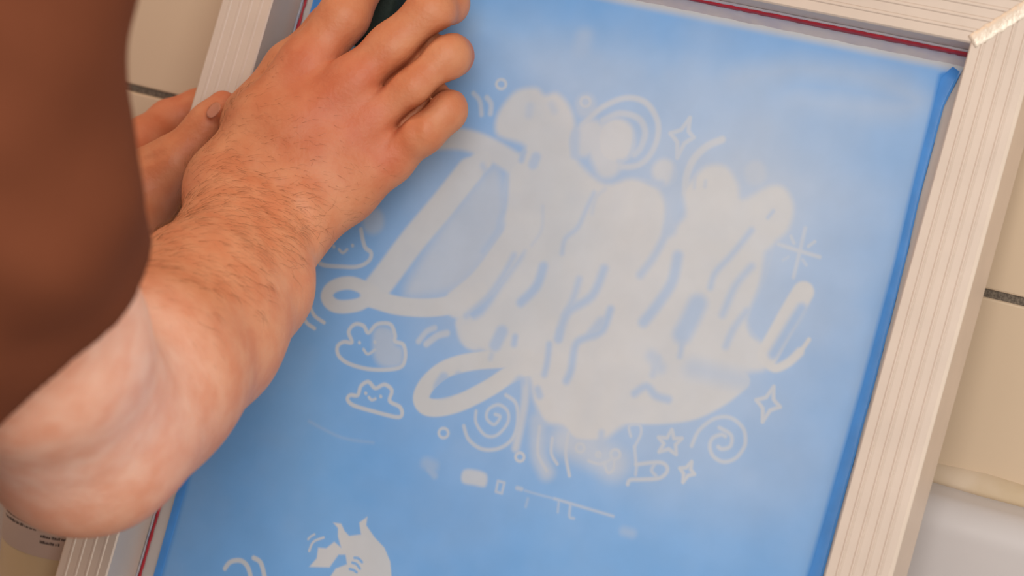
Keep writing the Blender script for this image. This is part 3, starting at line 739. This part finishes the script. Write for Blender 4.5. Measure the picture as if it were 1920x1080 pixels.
# ================================================================== SCRUBBING PAD under the right hand
pd_ = thing('scrubbing_pad','dark green scrubbing pad gripped in the right hand against the screen','scrub pad')
pc = B(715,0,.010); pd_.location = W3(pc); pi_ = np.array(pd_.location)
pv = B(700,60,.01)-B(742,-140,.01); pv/=np.linalg.norm(pv); pu = np.cross(pv,[0,0,1.]); pu/=np.linalg.norm(pu)
def slab(name,hw,hl,n0,n1,m,rc=.012):
    out=[]
    for cx_,cy_,a0 in ((hw-rc,hl-rc,0),(-hw+rc,hl-rc,90),(-hw+rc,-hl+rc,180),(hw-rc,-hl+rc,270)):
        for k in range(7):
            a=math.radians(a0+15*k); out.append((cx_+rc*math.cos(a),cy_+rc*math.sin(a)))
    rings=[]
    for n_,sc in ((n0,.96),(n0+.0015,1),(n1-.003,1),(n1-.001,.97),(n1,.91)):
        rings.append([W3(np.array([pc[0],pc[1],0])+pu*x*sc+pv*y*sc+np.array([0,0,n_]))-pi_ for x,y in out])
    return new(name,*loft(rings),m,pd_,smooth=True)
slab('scouring_layer',.0205,.0272,.0008,.008,M['pad2'])
slab('sponge_body',.02,.0268,.008,.034,M['pad'])

# ================================================================== BOTTLE beside the frame, under the elbow
bt = thing('squeeze_bottle','cream plastic bottle with a printed label standing left of the frame below the elbow','bottle')
BR = .038; by = -.085
def at_y(x,y,Y):
    d = MF@(RC@np.array([(x-960)/FPX,-(y-540)/FPX,-1.])); c = W3(CP); return c+d*(Y-c[1])/d[1]
bx = at_y(124,1055,by)[0]; bt.location = (bx,by,ZF)
zl = at_y(107,1057,by-BR)[2]-ZF                      # lower edge of the label
def lathe(name,prof,m,parent,n=48,a0=0,a1=2*math.pi,cap=True):
    full = a1-a0 > 6.28
    rings=[[(r_*math.cos(a0+(a1-a0)*i/(n if full else n-1)),r_*math.sin(a0+(a1-a0)*i/(n if full else n-1)),z) for i in range(n)] for r_,z in prof]
    return new(name,*loft(rings,closed=full,cap=cap and full),m,parent,smooth=True)
HB = .19
lathe('bottle_body',[(.032,0),(.036,.001),(BR,.005),(BR,HB-.03),(.037,HB-.018),(.031,HB-.006),(.022,HB),(.014,HB+.003),(.0135,HB+.012)],M['bottle'],bt)
lathe('bottle_cap',[(.0155,HB+.006),(.016,HB+.007),(.016,HB+.022),(.014,HB+.024),(.006,HB+.026),(.004,HB+.045),(.0025,HB+.046)],M['pad'],bt)
va = math.atan2(CPW[1]-by,CPW[0]-bx)
lb = lathe('bottle_label',[(BR+.0001,zl),(BR+.0004,zl+.0003),(BR+.0004,zl+.098),(BR+.0001,zl+.0985)],M['label'],bt,60,va-2.2,va+2.2,False)
# tiny unreadable print: rows of short ink marks wrapped round the label
tv=[];tf=[]
def ink(a,b,z,hgt):
    k0=len(tv)
    for t in (0,.5,1):
        an=a+(b-a)*t
        for zz in (z,z+hgt): tv.append(((BR+.0006)*math.cos(an),(BR+.0006)*math.sin(an),zz))
    tf.extend([(k0,k0+2,k0+3,k0+1),(k0+2,k0+4,k0+5,k0+3)])
rows = [(.0105,-.62,-.10),(.0150,-.55,.05),(.0185,-1.25,.1),(.0215,-1.25,.35),(.0245,-1.3,.4),(.0275,-1.3,.4),(.0305,-1.3,.4),(.0340,-1.2,.4),(.0375,-1.3,.4)]
rows = [(.0085,-.42,-.12),(.0120,-.42,.02),(.0150,-1.22,-.50),(.0180,-1.20,.10),(.0210,-1.22,.4),(.0240,-1.25,-.4),(.0275,-1.25,.4),(.0310,-1.25,.4),(.0345,-1.25,.4),(.038,-1.2,.4)]
for dz,a0,a1 in rows:
    a=a0
    while a<a1:
        l_=random.uniform(.010,.026); ink(va+a,va+min(a+l_,a1),zl+dz,random.choice((.0011,.0014,.0017))); a+=l_+random.choice((.006,.007,.008,.022))
to = new('label_print',tv,tf,M['ink'],lb)
